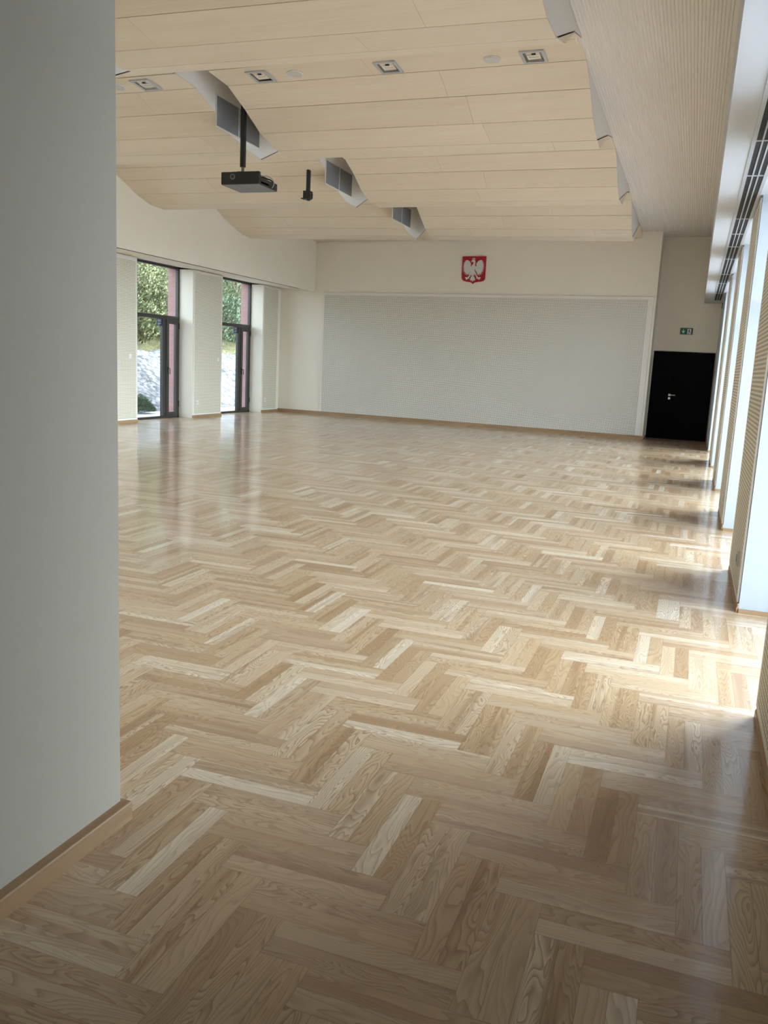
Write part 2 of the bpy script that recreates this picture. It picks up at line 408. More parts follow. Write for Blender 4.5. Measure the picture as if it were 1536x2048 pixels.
for w in range(len(WAVES)):
    root = empty('ceiling_wave', (0, 0, 0))
    tag(root, LABELS[w], 'ceiling panel', 'wooden ceiling waves')
    xr = WAVES[w][0]; rr = random.Random(20+w)
    n = len(WAVES[w][1])
    for (xa, xb, nm) in ((XBH+.003, XA, 'veneer_left'), (XB, xr, 'veneer_right')):
        mb = MB()
        for i in range(n-1):
            L0 = 2.5; st = rr.random()*L0
            cuts = [xa] + [xa+st+k*L0 for k in range(6) if xa+.3 < xa+st+k*L0 < xb-.3] + [xb]
            for a, b_ in zip(cuts, cuts[1:]):
                a2 = a+(.0012 if a != xa else 0); b2 = b_-(.0012 if b_ != xb else 0)
                q = []
                for X in (a2, b2):
                    p0, p1 = wpt(w, i, X), wpt(w, i+1, X); d = (p1-p0); ln = d.length; d /= ln
                    g = .0045
                    p0 = p0+d*g; p1 = p1-d*(g if i < n-2 else 0)
                    up = Vector((0, -d.z, d.y))
                    if up.z < 0: up = -up
                    q += [p0, p1, p1+up*TH, p0+up*TH]
                mb.add(q, [(0, 3, 2, 1), (4, 5, 6, 7), (0, 1, 5, 4), (2, 3, 7, 6), (0, 4, 7, 3), (1, 2, 6, 5)], 0, rr.random())
        mb.build(nm, 'birch', root)
        # dark carrier behind the open joints and the rising back of the wave
        mb = MB()
        seq0, r0 = wave_points(w, xa+.004); seq1, r1 = wave_points(w, xb-.004)
        for k in range(len(seq0)-1):
            u = Vector((0, 0, TH+.004))
            mb.add([seq0[k]+u, seq0[k+1]+u, seq1[k+1]+u, seq1[k]+u], [(0, 1, 2, 3)], 1)
        if r0:
            A = [seq0[-1]]+r0; B = [seq1[-1]]+r1
            for k in range(len(A)-1): mb.add([A[k], A[k+1], B[k+1], B[k]], [(0, 1, 2, 3)], 0)
        mb.build('carrier', ['birch', 'slot'], root)
    # closed triangular end of the lip, right edge
    if w < 4:
        pts, ret = wave_points(w, xr-.001)
        A, B, D = pts[-2], pts[-1], ret[0]
        mb = MB(); off = Vector((.006, 0, 0))
        mb.add([A, B, D, A+off, B+off, D+off], [(0, 1, 2), (3, 5, 4), (0, 3, 4, 1), (1, 4, 5, 2), (2, 5, 3, 0)])
        mb.build('end_cap', 'birch', root)
# plaster cheeks closing the space between the waves and the flat ceiling
mb = MB()
def cheek(X, ztop, thick, skipv):
    for w in range(len(WAVES)):
        xr = WAVES[w][0]; Xw = xr-.012 if X is None else X
        pts, ret = wave_points(w, Xw)
        seq = pts+ret
        if skipv and w < 4: seq = pts[:-1]+ret
        if w < len(WAVES)-1:
            seq = seq+[wpt(w+1, 0, Xw)]
        for a, b_ in zip(seq, seq[1:]):
            u = .012
            z0a, z0b = min(a.z+u, ztop-.001), min(b_.z+u, ztop-.001)
            vs = [(xx, yy, zz) for xx in (Xw, Xw+thick) for (yy, zz) in ((a.y, z0a), (b_.y, z0b), (b_.y, ztop), (a.y, ztop))]
            mb.add(vs, [(0, 1, 2, 3), (7, 6, 5, 4), (0, 4, 5, 1), (1, 5, 6, 2), (2, 6, 7, 3), (3, 7, 4, 0)])
cheek(None, 5.25, .008, True)
cheek(XA-.012, 5.25, .01, False)
cheek(XB+.002, 5.25, .01, False)
struct(mb.build('ceiling_cheek', 'ceil'), 'white plaster cheeks between the wooden waves and the ceiling', 'ceiling')

# ------------------------------------------------------------------ skirting boards
def skirt_y(mb, x, sgn, y0, y1, h=.06, t=.02):
    prof = [(0, 0), (t*1.25, 0), (t*1.15, h*.55), (t*.8, h*.62), (t*.7, h), (0, h)] if t < .015 else [(0, 0), (t, 0), (t, h-.005), (t-.004, h-.001), (0, h)]
    mb.prism(prof, lambda q, s: (x+sgn*q[0], y0 if s == 0 else y1, q[1]))
mb = MB()
for a, b_ in RP: skirt_y(mb, XR+.0, -1, max(a, -1.5), b_, .062, .012)
struct(mb.build('baseboard_right', 'oak_y'), 'oak skirting along the right piers', 'skirting')
mb = MB()
for a, b_ in RP[1:]: mb.box(XR, .86, a-.012, a, 0, .028)
struct(mb.build('baseboard_niche', 'oak_x'), 'thin oak strip at the foot of the window reveals', 'skirting')
mb = MB()
for a, b_ in LPR: skirt_y(mb, XL, 1, a, min(b_, 21.4), .062, .02)
struct(mb.build('baseboard_left', 'oak_y'), 'oak skirting along the left piers', 'skirting')
mb = MB()
mb.prism([(-10.93, yb(-10.93)), (-1.0, yb(-1.0)), (-1.0, yb(-1.0)-.02), (-10.93, yb(-10.93)-.02)], lambda q, t: (q[0], q[1], .085*t))
mb.box(-.999, -.955, YD-.018, YD, 0, .06)
struct(mb.build('baseboard_back', 'oak_x'), 'oak skirting under the perforated board', 'skirting')
mb = MB(); skirt_y(mb, -1.6, 1, -1.5, YF+.015, .062, .035)
mb.box(-10.9, -1.6, YF, YF+.015, 0, .062)
struct(mb.build('baseboard_near', 'oak_y'), 'oak skirting of the near left wall end', 'skirting')

# ------------------------------------------------------------------ acoustic boards
side_group = None
def side_board(x, sgn, y0, y1, z0, z1, label, matname='perf_side'):
    root = empty('acoustic_board', (x+sgn*.002, (y0+y1)/2, z0)); h = (y1-y0)/2
    tag(root, label, 'wall panel')
    mb = MB(); t = .012*sgn; e = .035
    mb.box(min(0, t), max(0, t), -h+e, h-e, e, z1-z0-e); mb.build('perforated_face', matname, root)
    mb = MB(); t2 = t*1.05
    a, b_ = min(0, t2), max(0, t2)
    mb.box(a, b_, -h, -h+e, 0, z1-z0); mb.box(a, b_, h-e, h, 0, z1-z0); mb.box(a, b_, -h+e, h-e, 0, e); mb.box(a, b_, -h+e, h-e, z1-z0-e, z1-z0)
    mb.build('border', 'panel_edge', root)
    return root
ll = ['narrow perforated cream board left of the first garden window', 'perforated cream board between the two garden windows',
      'perforated cream board between the far garden window and the corner']
side_board(XL, 1, 13.70, 14.97, .065, 3.32, ll[0])
side_board(XL, 1, 17.10, 18.35, .065, 3.33, ll[1])
side_board(XL, 1, 20.47, 21.30, .065, 3.33, ll[2])
rl = ['perforated board on the nearest right pier, cut by the picture edge', 'perforated board on the right pier with the round floor socket',
      'perforated board on the second full right pier', 'perforated board on the third full right pier',
      'perforated board on the fourth, narrow-looking right pier']
for k, (a, b_) in enumerate(RP[:5]):
    side_board(XR, -1, max(a, 2.2)+.02, b_-.02, .065, ZS-.02, rl[k])

ang = math.atan(-.0707)
bw = (9.59-1.05)/math.cos(ang); bx = -(9.59+1.05)/2
root = empty('acoustic_board', (bx, yb(bx)-.003, 0), ang)
tag(root, 'huge perforated white board covering the back wall under the emblem', 'wall panel')
h = bw/2
mb = MB(); mb.box(-h+.04, h-.13, -.03, 0, .086, 3.20); mb.build('perforated_face', 'perf_back', root)
mb = MB(); mb.box(-h, h, -.036, 0, 3.20, 3.27); mb.box(-h, -h+.04, -.034, 0, .086, 3.20); mb.box(h-.13, h, -.034, 0, .09, 3.20)
mb.build('border', 'panel_edge', root, .003)

# ------------------------------------------------------------------ emblem
def shape_obj(name, polys, depth0, depth1, mat, parent):
    """polys in local x,z; extruded towards -y between depth0 and depth1"""
    bm = bmesh.new()
    for poly in polys:
        vs = [bm.verts.new((x, -depth0, z)) for x, z in poly]
        es = [bm.edges.new((vs[i], vs[(i+1) % len(vs)])) for i in range(len(vs))]
        r = bmesh.ops.triangle_fill(bm, edges=es, use_beauty=True)
        fs = [g for g in r['geom'] if isinstance(g, bmesh.types.BMFace)]
        ex = bmesh.ops.extrude_face_region(bm, geom=fs)
        vv = [g for g in ex['geom'] if isinstance(g, bmesh.types.BMVert)]
        bmesh.ops.translate(bm, verts=vv, vec=(0, -(depth1-depth0), 0))
    bmesh.ops.recalc_face_normals(bm, faces=bm.faces)
    me = bpy.data.meshes.new(name); bm.to_mesh(me); bm.free()
    return link(name, me, mat, parent)
def S(pts, mirror=False):
    o = []
    for px, py in pts:
        x = (px-(671-(py-218)*39/527))*.00137; z = (745-py)*.001254
        o.append((-x if mirror else x, z))
    return o[::-1] if mirror else o
ex = -5.415
root = empty('emblem_shield', (ex, yb(ex)-.003, 3.522), ang)
tag(root, 'red shield with a crowned white eagle on the back wall', 'emblem')
shp = S([(450, 218), (892, 218), (866, 630), (858, 660), (835, 682), (800, 696), (745, 702), (690, 710), (655, 722), (632, 745), (610, 722), (575, 710), (525, 702), (475, 694), (440, 672), (426, 640), (423, 600)])
shape_obj('shield', [shp], 0, .03, 'red', root)
wing = [(618, 412), (598, 402), (610, 378), (606, 346), (588, 315), (562, 296), (532, 287), (508, 290), (524, 308), (488, 306), (508, 326), (470, 330), (498, 347), (458, 358), (492, 371),
        (450, 388), (488, 397), (445, 418), (486, 424), (444, 450), (488, 452), (446, 484), (492, 480), (454, 516), (502, 504), (470, 550), (514, 524), (490, 574), (532, 540), (520, 588), (552, 546), (550, 584), (574, 536), (600, 500), (625, 470)]
wr = [(2*(671-(y-218)*39/527)-x, y) for x, y in wing][::-1]
body = [(655, 290), (632, 292), (614, 316), (622, 328), (634, 320), (655, 326), (658, 345), (648, 365), (606, 412), (612, 480), (590, 520), (568, 570), (596, 576), (618, 540), (606, 580), (628, 585), (638, 545),
        (650, 585), (672, 580), (664, 540), (690, 576), (714, 568), (690, 520), (672, 480), (694, 412), (686, 380), (692, 350), (693, 312), (684, 292)]
tail = [(628, 560), (622, 600), (596, 612), (606, 628), (584, 648), (590, 668), (612, 664), (590, 676), (602, 684), (624, 676), (632, 710), (644, 676), (666, 686), (680, 672), (658, 664), (680, 668), (690, 648), (664, 628), (676, 610), (650, 600), (652, 560)]
leg = [(582, 574), (560, 598), (540, 618), (500, 614), (492, 628), (508, 636), (498, 652), (516, 652), (514, 670), (534, 656), (548, 640), (556, 652), (562, 638), (580, 636), (568, 622), (590, 596), (604, 580)]
legr = [(2*(671-(y-218)*39/527)-x, y) for x, y in leg][::-1]
shape_obj('eagle', [S(wing), S(wr), S(body), S(tail), S(leg), S(legr)], .03, .042, 'eagle', root)
shape_obj('crown', [S([(636, 288), (630, 250), (644, 260), (652, 252), (664, 238), (674, 252), (690, 250), (688, 288)])], .03, .044, 'gold', root)

# ------------------------------------------------------------------ black door
root = empty('door_1', (0, YD, 0)); tag(root, 'black double-leaf flush door in the far right corner', 'door', kind='structure')
mb = MB(); mb.box(-.955, -.5515, -.03, 0, .004, 2.075); mb.build('door_leaf', 'black', root, .003)
mb = MB(); mb.box(-.551, .40, -.03, 0, .004, 2.075); mb.build('door_leaf', 'black', root, .003)
mb = MB(); mb.box(-.965, -.955, -.034, 0, 0, 2.085); mb.box(.40, .412, -.034, 0, 0, 2.085); mb.box(-.965, .412, -.034, 0, 2.077, 2.087)
mb.build('door_frame', 'black', root)
mb = MB(); mb.box(-.54, -.49, -.040, -.03, 1.035, 1.085); mb.cyl((-.515, -.04, 1.06), (-.515, -.085, 1.06), .009); mb.cyl((-.52, -.083, 1.06), (-.385, -.083, 1.06), .0085)
hd = mb.build('door_handle', 'steel', root); hd['label'] = 'brushed steel lever handle on square rose'
mb = MB(); mb.box(-.54, -.49, -.040, -.03, .955, 1.005); mb.build('lock_plate', 'steel', root)

# ------------------------------------------------------------------ exit sign
root = empty('exit_sign', (-.288, YD, 2.492)); tag(root, 'small green emergency exit sign with arrow and running figure above door', 'sign')
mb = MB(); mb.box(-.137, .137, -.028, 0, 0, .146); mb.build('housing', 'blackplastic', root, .002)
mb = MB(); mb.box(-.132, .012, -.030, -.028, .008, .138); mb.build('green_field', 'green', root)
shape_obj('arrow', [[(-.073, .122), (-.061, .122), (-.058, .070), (-.040, .093), (-.034, .070), (-.062, .024), (-.070, .024), (-.100, .070), (-.094, .093), (-.076, .070)]], .030, .031, 'white', root)
mb = MB(); mb.box(.020, .112, -.030, -.028, .010, .130); mb.build('white_field', 'white', root)
shape_obj('running_figure', [
    [(.054, .118), (.063, .122), (.070, .115), (.066, .105), (.056, .105)],
    [(.050, .102), (.070, .102), (.090, .092), (.092, .085), (.072, .088), (.074, .070), (.084, .046), (.102, .046), (.102, .038), (.078, .036), (.064, .058), (.052, .044), (.046, .012), (.038, .014), (.042, .048), (.056, .068), (.052, .084), (.040, .074), (.026, .072), (.026, .080), (.038, .084)]],
    .030, .031, 'green', root)

# ------------------------------------------------------------------ ceiling lights and speakers on the flat crest of wave 2
def on_crest(X0, half):
    # point of the flat crest board seen in the same direction as (X0, 9.4, 4.72); returns x, y, z, slope
    k = 1.0
    for _ in range(12):
        a, b_ = wpt(1, 0, X0*k), wpt(1, 1, X0*k)
        z = lerp(a.z, b_.z, (9.4*k-a.y)/(b_.y-a.y)); k = (z-1.5)/3.22
    X = X0*k; a, b_ = wpt(1, 0, X), wpt(1, 1, X)
    y = min(9.4*k, b_.y-half-.012)
    return X, y, lerp(a.z, b_.z, (y-a.y)/(b_.y-a.y)), math.atan((b_.z-a.z)/(b_.y-a.y))
def lamp_proto():
    r = empty('downlight')
    mb = MB(); a, b_, i1, i2 = .127, .158, .096, .122
    mb.box(-a, a, -b_, -i2, -.012, .004); mb.box(-a, a, i2, b_, -.012, .004); mb.box(-a, -i1, -i2, i2, -.012, .004); mb.box(i1, a, -i2, i2, -.012, .004)
    mb.build('frame', 'alu', r, .002)
    mb = MB()
    t, q = .06, .05
    vs = [(-i1, -i2, -.004), (i1, -i2, -.004), (i1, i2, -.004), (-i1, i2, -.004), (-t, -q*1.6, .009), (t, -q*1.6, .009), (t, q*1.6, .009), (-t, q*1.6, .009)]
    mb.add(vs, [(0, 1, 5, 4), (1, 2, 6, 5), (2, 3, 7, 6), (3, 0, 4, 7), (4, 5, 6, 7)])
    mb.build('reflector', 'mirror', r)
    mb = MB(); mb.cyl((-.05, -.03, .001), (.05, -.03, .001), .008, 10); mb.cyl((-.05, .03, .001), (.05, .03, .001), .008, 10); mb.box(-.062, -.05, -.05, .05, -.008, .008)
    mb.build('lamp', 'white', r)
    mb = MB(); mb.box(-.012, .03, -.07, -.045, -.003, .008); mb.build('gear', 'slot', r)
    return r
lp = lamp_proto()
dn = ['square recessed downlight farthest left, beside the cropped round speaker', 'square recessed downlight just right of the grey ceiling opening',
      'square recessed downlight in the middle of the ceiling wave', 'square recessed downlight nearest the ribbed ceiling']
for k, X in enumerate((-6.71, -5.12, -3.54, -1.925)):
    o = lp if k == 0 else copy_tree(lp)
    X, yy, zz, sl = on_crest(X, .158)
    o.location = (X, yy, zz-.004); o.rotation_euler = (sl, 0, 0)
    tag(o, dn[k], 'ceiling light', 'square downlights')
def spk_proto():
    r = empty('ceiling_speaker')
    mb = MB(); mb.cyl((0, 0, .004), (0, 0, -.006), .093, 32); mb.build('rim', 'white', r, .001)
    mb = MB(); mb.cyl((0, 0, -.006), (0, 0, -.010), .086, 32); mb.build('mesh_cover', 'speaker', r)
    return r
sp = spk_proto()
sn = ['round white ceiling speaker cut off by the near wall', 'round white ceiling speaker between the two middle downlights', 'round white ceiling speaker beside the rightmost downlight']
for k, X in enumerate((-7.13, -4.68, -2.37)):
    o = sp if k == 0 else copy_tree(sp)
    X, yy, zz, sl = on_crest(X, .093)
    o.location = (X, yy, zz-.004); o.rotation_euler = (sl, 0, 0)
    tag(o, sn[k], 'speaker', 'round ceiling speakers')

# ------------------------------------------------------------------ vent grilles in the ceiling gap
def vent_proto():
    r = empty('vent_grille')
    mb = MB(); mb.box(0, .008, 0, 1.12, 0, .36); mb.build('back_plate', 'ventgrey', r)
    mb = MB()
    mb.box(0, .016, -.012, 0, -.012, .372); mb.box(0, .016, .553, .567, 0, .36); mb.box(0, .016, 1.12, 1.132, -.012, .372); mb.box(0, .016, 0, 1.12, -.012, 0); mb.box(0, .016, 0, 1.12, .36, .372)
    mb.build('frame', 'panel_edge', r)
    mb = MB()
    for k in range(24): z = .008+k*.0148; mb.box(.006, .014, .002, 1.118, z, z+.006)
    mb.build('blades', 'vblade', r)
    return r
vp = vent_proto()
vl = ['grey vent grille behind the projector pole in the ceiling opening', 'grey vent grille in the middle ceiling opening', 'grey vent grille in the smallest, farthest ceiling opening']
for k, yy in enumerate((9.86, 13.25, 16.55)):
    o = vp if k == 0 else copy_tree(vp)
    o.location = (XA-.0018, yy, 4.335); tag(o, vl[k], 'vent', 'grilles in the ceiling gap')

# ------------------------------------------------------------------ linear air grille in the right soffit
root = empty('air_grille', (.31, 11.4, ZS)); tag(root, 'long grey three-slot air grille in the soffit above right windows', 'air vent')
y0, y1 = 2.3-11.4, 20.65-11.4
mb = MB(); mb.box(-.072, .072, y0+.02, y1-.02, -.003, .002); mb.build('dark_slots', 'slot', root)
mb = MB()
mb.box(-.095, -.066, y0, y1, -.010, .001); mb.box(.066, .095, y0, y1, -.010, .001); mb.box(-.095, .095, y0, y0+.02, -.010, .001); mb.box(-.095, .095, y1-.02, y1, -.010, .001)
mb.build('frame', 'alu', root)
mb = MB(); mb.box(-.028, -.016, y0, y1, -.009, -.002); mb.build('bar', 'alu', root)
mb = MB(); mb.box(.016, .028, y0, y1, -.009, -.002); mb.build('bar', 'alu', root)
k = 0; yy = 9.1
ys = [3.4, 4.6, 5.8, 7.0, 8.15, 10.25, 11.3, 12.35, 13.6, 15.55, 17.0, 19.0]
for yy in ys:
    mb = MB(); mb.box(-.068, .068, yy-11.4-.014, yy-11.4+.014, -.0095, -.002); mb.build('crossbar', 'alu', root)
# thin slot in the left soffit
def sof(x): return lerp(3.285, 3.37, (x-XBH)/(XL-XBH))
mb = MB(); x0, x1 = -9.94, -10.03
mb.add([(x0, YF, sof(x0)-.003), (x1, YF, sof(x1)-.003), (x1, 20.6, sof(x1)-.003), (x0, 20.6, sof(x0)-.003),
        (x0, YF, sof(x0)), (x1, YF, sof(x1)), (x1, 20.6, sof(x1)), (x0, 20.6, sof(x0))],
       [(0, 1, 2, 3), (4, 7, 6, 5), (0, 4, 5, 1), (1, 5, 6, 2), (2, 6, 7, 3), (3, 7, 4, 0)])
o = mb.build('blind_slot', 'slot'); tag(o, 'long thin dark slot in the soffit above the garden windows', 'slot')

# ------------------------------------------------------------------ projector
root = empty('ceiling_projector', (-5.63, 10.09, 3.62)); tag(root, 'black projector hanging on a black pole from the ceiling opening', 'projector')
mb = MB(); mb.box(-.27, .27, -.25, -.20, 0, .15); mb.box(-.27, .12, -.20, .25, .012, .145); mb.box(.12, .27, -.2, .02, .012, .05); mb.box(.255, .27, -.2, .25, .0, .09)
mb.box(-.15, .16, -.22, .18, .145, .158)
mb.build('body', 'blackplastic', root, .006)
mb = MB(); mb.box(-.262, .262, -.242, .245, -.006, .006); mb.box(-.05, .04, -.02, -.01, -.008, -.005); pp = mb.build('bottom_cover', 'greyplastic', root, .004); pp['label'] = 'grey underside cover'
mb = MB(); mb.cyl((-.10, -.25, .09), (-.10, -.262, .09), .034, 24); ring = mb.build('lens_ring', 'greyplastic', root, .002)
mb = MB(); mb.cyl((-.10, -.258, .09), (-.10, -.265, .09), .026, 24, .02); mb.build('lens', 'lens', ring)
mb = MB()
mb.tube([(.20+.09*math.cos(a), .05+.13*math.cos(a)*.5, .07+.085*math.sin(a)) for a in [math.radians(t) for t in range(-60, 121, 15)]], .006)
mb.build('cable', 'cable', root)
mb = MB()
mb.tube([(.12+.14*math.sin(a), .22-.02*a, .03+.125*math.cos(a)) for a in [math.radians(t) for t in range(0, 91, 15)]], .008)
mb.build('cable', 'blackplastic', root)
mb = MB(); px, py = -.12, .03
mb.box(px-.045, px+.045, py-.05, py+.05, .155, .185); mb.box(px-.05, px+.05, py-.06, py+.04, .185, .205); mb.cyl((px, py, .20), (px, py, .27), .019, 14)
mb.build('bracket', 'greyplastic', root, .003)
mb = MB(); mb.box(px-.028, px+.028, py-.028, py+.028, .265, 1.62); mb.build('pole', 'blackplastic', root, .004)
root = empty('mounting_pole', (-6.30, 13.25, 4.07)); tag(root, 'short empty black ceiling mount left of the middle opening', 'mount')
mb = MB(); mb.cyl((0, 0, .13), (0, 0, .655), .036, 18); mb.cyl((0, 0, .51), (0, 0, .52), .05, 18); mb.build('pole', 'blackplastic', root)
mb = MB(); mb.box(-.065, .06, -.06, .06, .03, .145); mb.build('clamp_box', 'blackplastic', root, .006)
mb = MB(); mb.box(-.10, .045, -.06, .06, .018, .03); mb.cyl((.01, 0, .018), (.01, 0, -.005), .03, 14); mb.build('base_plate', 'blackplastic', root)
mb = MB(); mb.cyl((.06, 0, .085), (.09, 0, .085), .006, 10); mb.box(.078, .086, -.004, .004, .03, .10); mb.build('thumb_screw', 'blackplastic', root)

# ------------------------------------------------------------------ windows
def bar(y0, y1, z0, z1, x0=-.035, x1=.035):
    mb = MB(); mb.box(x0, x1, y0, y1, z0, z1); return mb
def garden_window(n, y0, y1, label, full=True):
    """origin on the frame plane at the far jamb; local y from -(y1-y0) to 0"""
    root = empty('window_%d' % n, (-11.325, y1, 0)); w = y1-y0
    tag(root, label, 'window', kind='structure')
    mb = MB(); f = .06
    mb.box(-.035, .035, -w, -w+f, 0, 3.39); mb.box(-.035, .035, -f, 0, 0, 3.39); mb.box(-.035, .035, -w, 0, 3.345, 3.39); mb.box(-.035, .035, -w, 0, -.0, .05)
    mb.build('window_frame', 'dark_frame', root, .004)
    mb = bar(-w+f, -f, 2.215, 2.30); mb.build('transom', 'dark_frame', root, .004)
    mb = bar(-.66, -.53, .05, 2.215); mb.build('mullion', 'dark_frame', root, .004)
    mb = MB(); a, b_ = -.53, -.06
    mb.box(-.01, .05, a, a+.10, .05, 2.215); mb.box(-.01, .05, b_-.10, b_, .05, 2.215); mb.box(-.01, .05, a+.1, b_-.1, 2.12, 2.215); mb.box(-.01, .05, a+.1, b_-.1, .05, .13)
    sash = mb.build('sash', 'dark_frame', root, .004)
    mb = MB(); mb.box(.018, .022, a+.095, b_-.095, .125, 2.125); mb.build('pane', 'glass', sash)
    mb = MB(); mb.box(.05, .062, a+.035, a+.065, 1.0, 1.16); mb.tube([(.06, a+.05, 1.13), (.095, a+.05, 1.13), (.10, a+.06, 1.12), (.10, a+.065, 1.02), (.095, a+.06, 1.0)], .009)
    mb.build('handle', 'blackplastic', sash)
    mb = MB()
    for z in (.25, 2.02): mb.cyl((.055, -.045, z), (.055, -.045, z+.13), .012, 10)
    mb.build('hinge', 'blackplastic', sash)
    mb = MB(); mb.box(-.004, .004, -w+f-.004, -.655, .045, 2.22); mb.build('pane', 'glass', root)
    mb = MB(); mb.box(-.004, .004, -w+f-.004, -f+.004, 2.295, 3.35); mb.build('pane', 'glass', root)
    if full:
        mb = MB(); mb.box(.0045, .006, -.845, -.665, 2.06, 2.21); st = mb.build('sticker', 'blue', root); st['label'] = 'small dark blue sticker with white lines'
        mb = MB()
        for z, a1 in ((2.185, -.68), (2.17, -.70), (2.15, -.68), (2.115, -.70), (2.10, -.69), (2.078, -.73)): mb.box(.006, .0066, -.82, a1, z, z+.006)
        mb.build('printed_lines', 'white', st)
garden_window(1, 15.0, 17.085, 'tall dark-framed garden window nearer the camera with juniper outside')
garden_window(2, 18.37, 20.455, 'tall dark-framed garden window nearer the back wall')
for n, (a, b_) in enumerate(((4.8, 6.88), (8.18, 10.27), (11.57, 13.68))):
    garden_window(3+n, a, b_, 'garden window hidden behind the near wall', False)
def street_window(n, y0, y1):
    root = empty('window_%d' % n, (.88, (y0+y1)/2, 0)); tag(root, 'tall window seen edge-on behind the right piers', 'window', kind='structure')
    h = (y1-y0)/2; mb = MB()
    mb.box(-.03, .03, -h, -h+.06, 0, ZS); mb.box(-.03, .03, h-.06, h, 0, ZS); mb.box(-.03, .03, -h, h, ZS-.05, ZS); mb.box(-.03, .03, -h, h, 0, .05); mb.box(-.03, .03, -h, h, 2.2, 2.28)
    mb.build('window_frame', 'dark_frame', root)
    mb = MB(); mb.box(-.003, .003, -h+.05, h-.05, .04, ZS-.04); mb.build('pane', 'glass', root)
for k in range(5): street_window(6+k, RP[k][1], RP[k+1][0])

# ------------------------------------------------------------------ sockets and switches
def socket(x, sgn, y, z, label, s=.08):
    r = empty('wall_socket', (x+sgn*.0147, y, z)); tag(r, label, 'socket')
    mb = MB(); mb.box(min(0, sgn*.01), max(0, sgn*.01), -s/2, s/2, -s/2, s/2); mb.build('cover', 'white', r, .003)
    mb = MB(); mb.cyl((sgn*.0101, 0, 0), (sgn*.0115, 0, 0), s*.27, 20); mb.build('insert', 'speaker', r)
def switch(x, sgn, y, z, label, s=.085):
    r = empty('light_switch', (x+sgn*.0147, y, z)); tag(r, label, 'switch')
    mb = MB(); mb.box(min(0, sgn*.009), max(0, sgn*.009), -s/2, s/2, -s/2, s/2); mb.build('cover', 'white', r, .003)
    mb = MB(); a, b_ = sorted((sgn*.009, sgn*.013)); mb.box(a, b_, -s*.32, s*.32, -s*.32, s*.32); mb.build('rocker', 'white', r, .002)
switch(XL, 1, 14.73, 1.372, 'white switch on the board left of the first garden window')
switch(XL, 1, 18.17, 1.362, 'white switch on the board between the garden windows')
socket(XL, 1, 17.26, .355, 'white socket low on the board between the garden windows', .10)
socket(XL, 1, 20.64, .335, 'white socket low beside the far garden window reveal', .10)
r = empty('wall_socket', (XR-.0147, 6.12, .30)); tag(r, 'round grey socket low on the nearest full right pier', 'socket')
mb = MB(); mb.cyl((0, 0, 0), (-.014, 0, 0), .055, 28, .05); mb.build('cover', 'speaker', r)
mb = MB(); mb.cyl((-.014, 0, 0), (-.016, 0, 0), .03, 24); mb.build('insert', 'ventgrey', r)
for k, (yy, lb) in enumerate(((9.32, 'slim socket on the second full right pier'), (12.5, 'slim socket on the third full right pier'))):
    socket(XR, -1, yy, .30, lb, .085)
r = empty('wall_sensor', (XR, 20.6, 3.10)); tag(r, 'tiny grey sensor high in the far right corner', 'sensor')
mb = MB(); mb.box(-.02, 0, -.05, .05, -.06, .06); mb.build('cover', 'ventgrey', r)

# ------------------------------------------------------------------ outside on the left: path, gravel bank, slope, plants
def grid_mesh(name, xs, ys, hf, mat):
    vs = [(x, y, hf(x, y)) for x in xs for y in ys]; n = len(ys)
    fs = [(i*n+j, (i+1)*n+j, (i+1)*n+j+1, i*n+j+1) for i in range(len(xs)-1) for j in range(n-1)]
    me = bpy.data.meshes.new(name); me.from_pydata(vs, [], fs)
    for p_ in me.polygons: p_.use_smooth = True
    o = link(name, me, mat); return o
from mathutils import noise as mn
def frange(a, b_, n): return [a+(b_-a)*i/n for i in range(n+1)]
def hbank(x, y):
    d = max(0, -13.3-x); w = .12*mn.noise(Vector((x*.9, y*.9, 0)))+.05*mn.noise(Vector((x*3, y*3, 5)))
    return -.03+min(d*.58, 1.52+.0*(d))+w*min(1, d)
def hslope(x, y):
    d = max(0, -15.9-x); w = .35*mn.noise(Vector((x*.35, y*.35, 2)))+.1*mn.noise(Vector((x*1.4, y*1.4, 7)))
    return 1.45+d*.33+w*min(1, d+.2)
mb = MB(); mb.box(-13.3, -11.6, -4, 60, -.30, -.04); mb.box(1.0, 60, -30, 60, -.35, -.30)
struct(mb.build('ground', 'paving'), 'pale paving outside the windows', 'ground')
o = grid_mesh('gravel_bank', frange(-16.3, -13.0, 36), frange(5, 55, 260), hbank, 'gravel'); tag(o, 'steep bank of pale crushed stone outside the garden windows', 'gravel', kind='stuff')
o = grid_mesh('grass_slope', frange(-70, -15.9, 90), frange(5, 90, 120), hslope, 'grass'); tag(o, 'yellowish grassy slope above the stone bank outside', 'grass', kind='stuff')

def leaves(name, pts_n, center, rad, size, mat, seed, parent, shape='ball'):
    r = random.Random(seed); mb = MB()
    for _ in range(pts_n):
        while True:
            p_ = Vector((r.uniform(-1, 1), r.uniform(-1, 1), r.uniform(-1, 1)))
            if p_.length < 1: break
        p_ = p_.normalized()*(p_.length**.45)
        lump = 1+.28*mn.noise(p_*2.2+Vector((seed, 0, 0)))
        q = Vector((center[0]+p_.x*rad[0]*lump, center[1]+p_.y*rad[1]*lump, center[2]+p_.z*rad[2]*lump))
        a = Vector((r.gauss(0, 1), r.gauss(0, 1), r.gauss(0, 1))).normalized(); b_ = a.orthogonal().normalized()
        s = size*r.uniform(.6, 1.4); c_ = a.cross(b_)
        wv = b_*s; hv = c_*s*.45
        mb.add([q-wv, q-hv, q+wv, q+hv], [(0, 1, 2, 3)], 0, r.random())
    return mb.build(name, mat, parent)
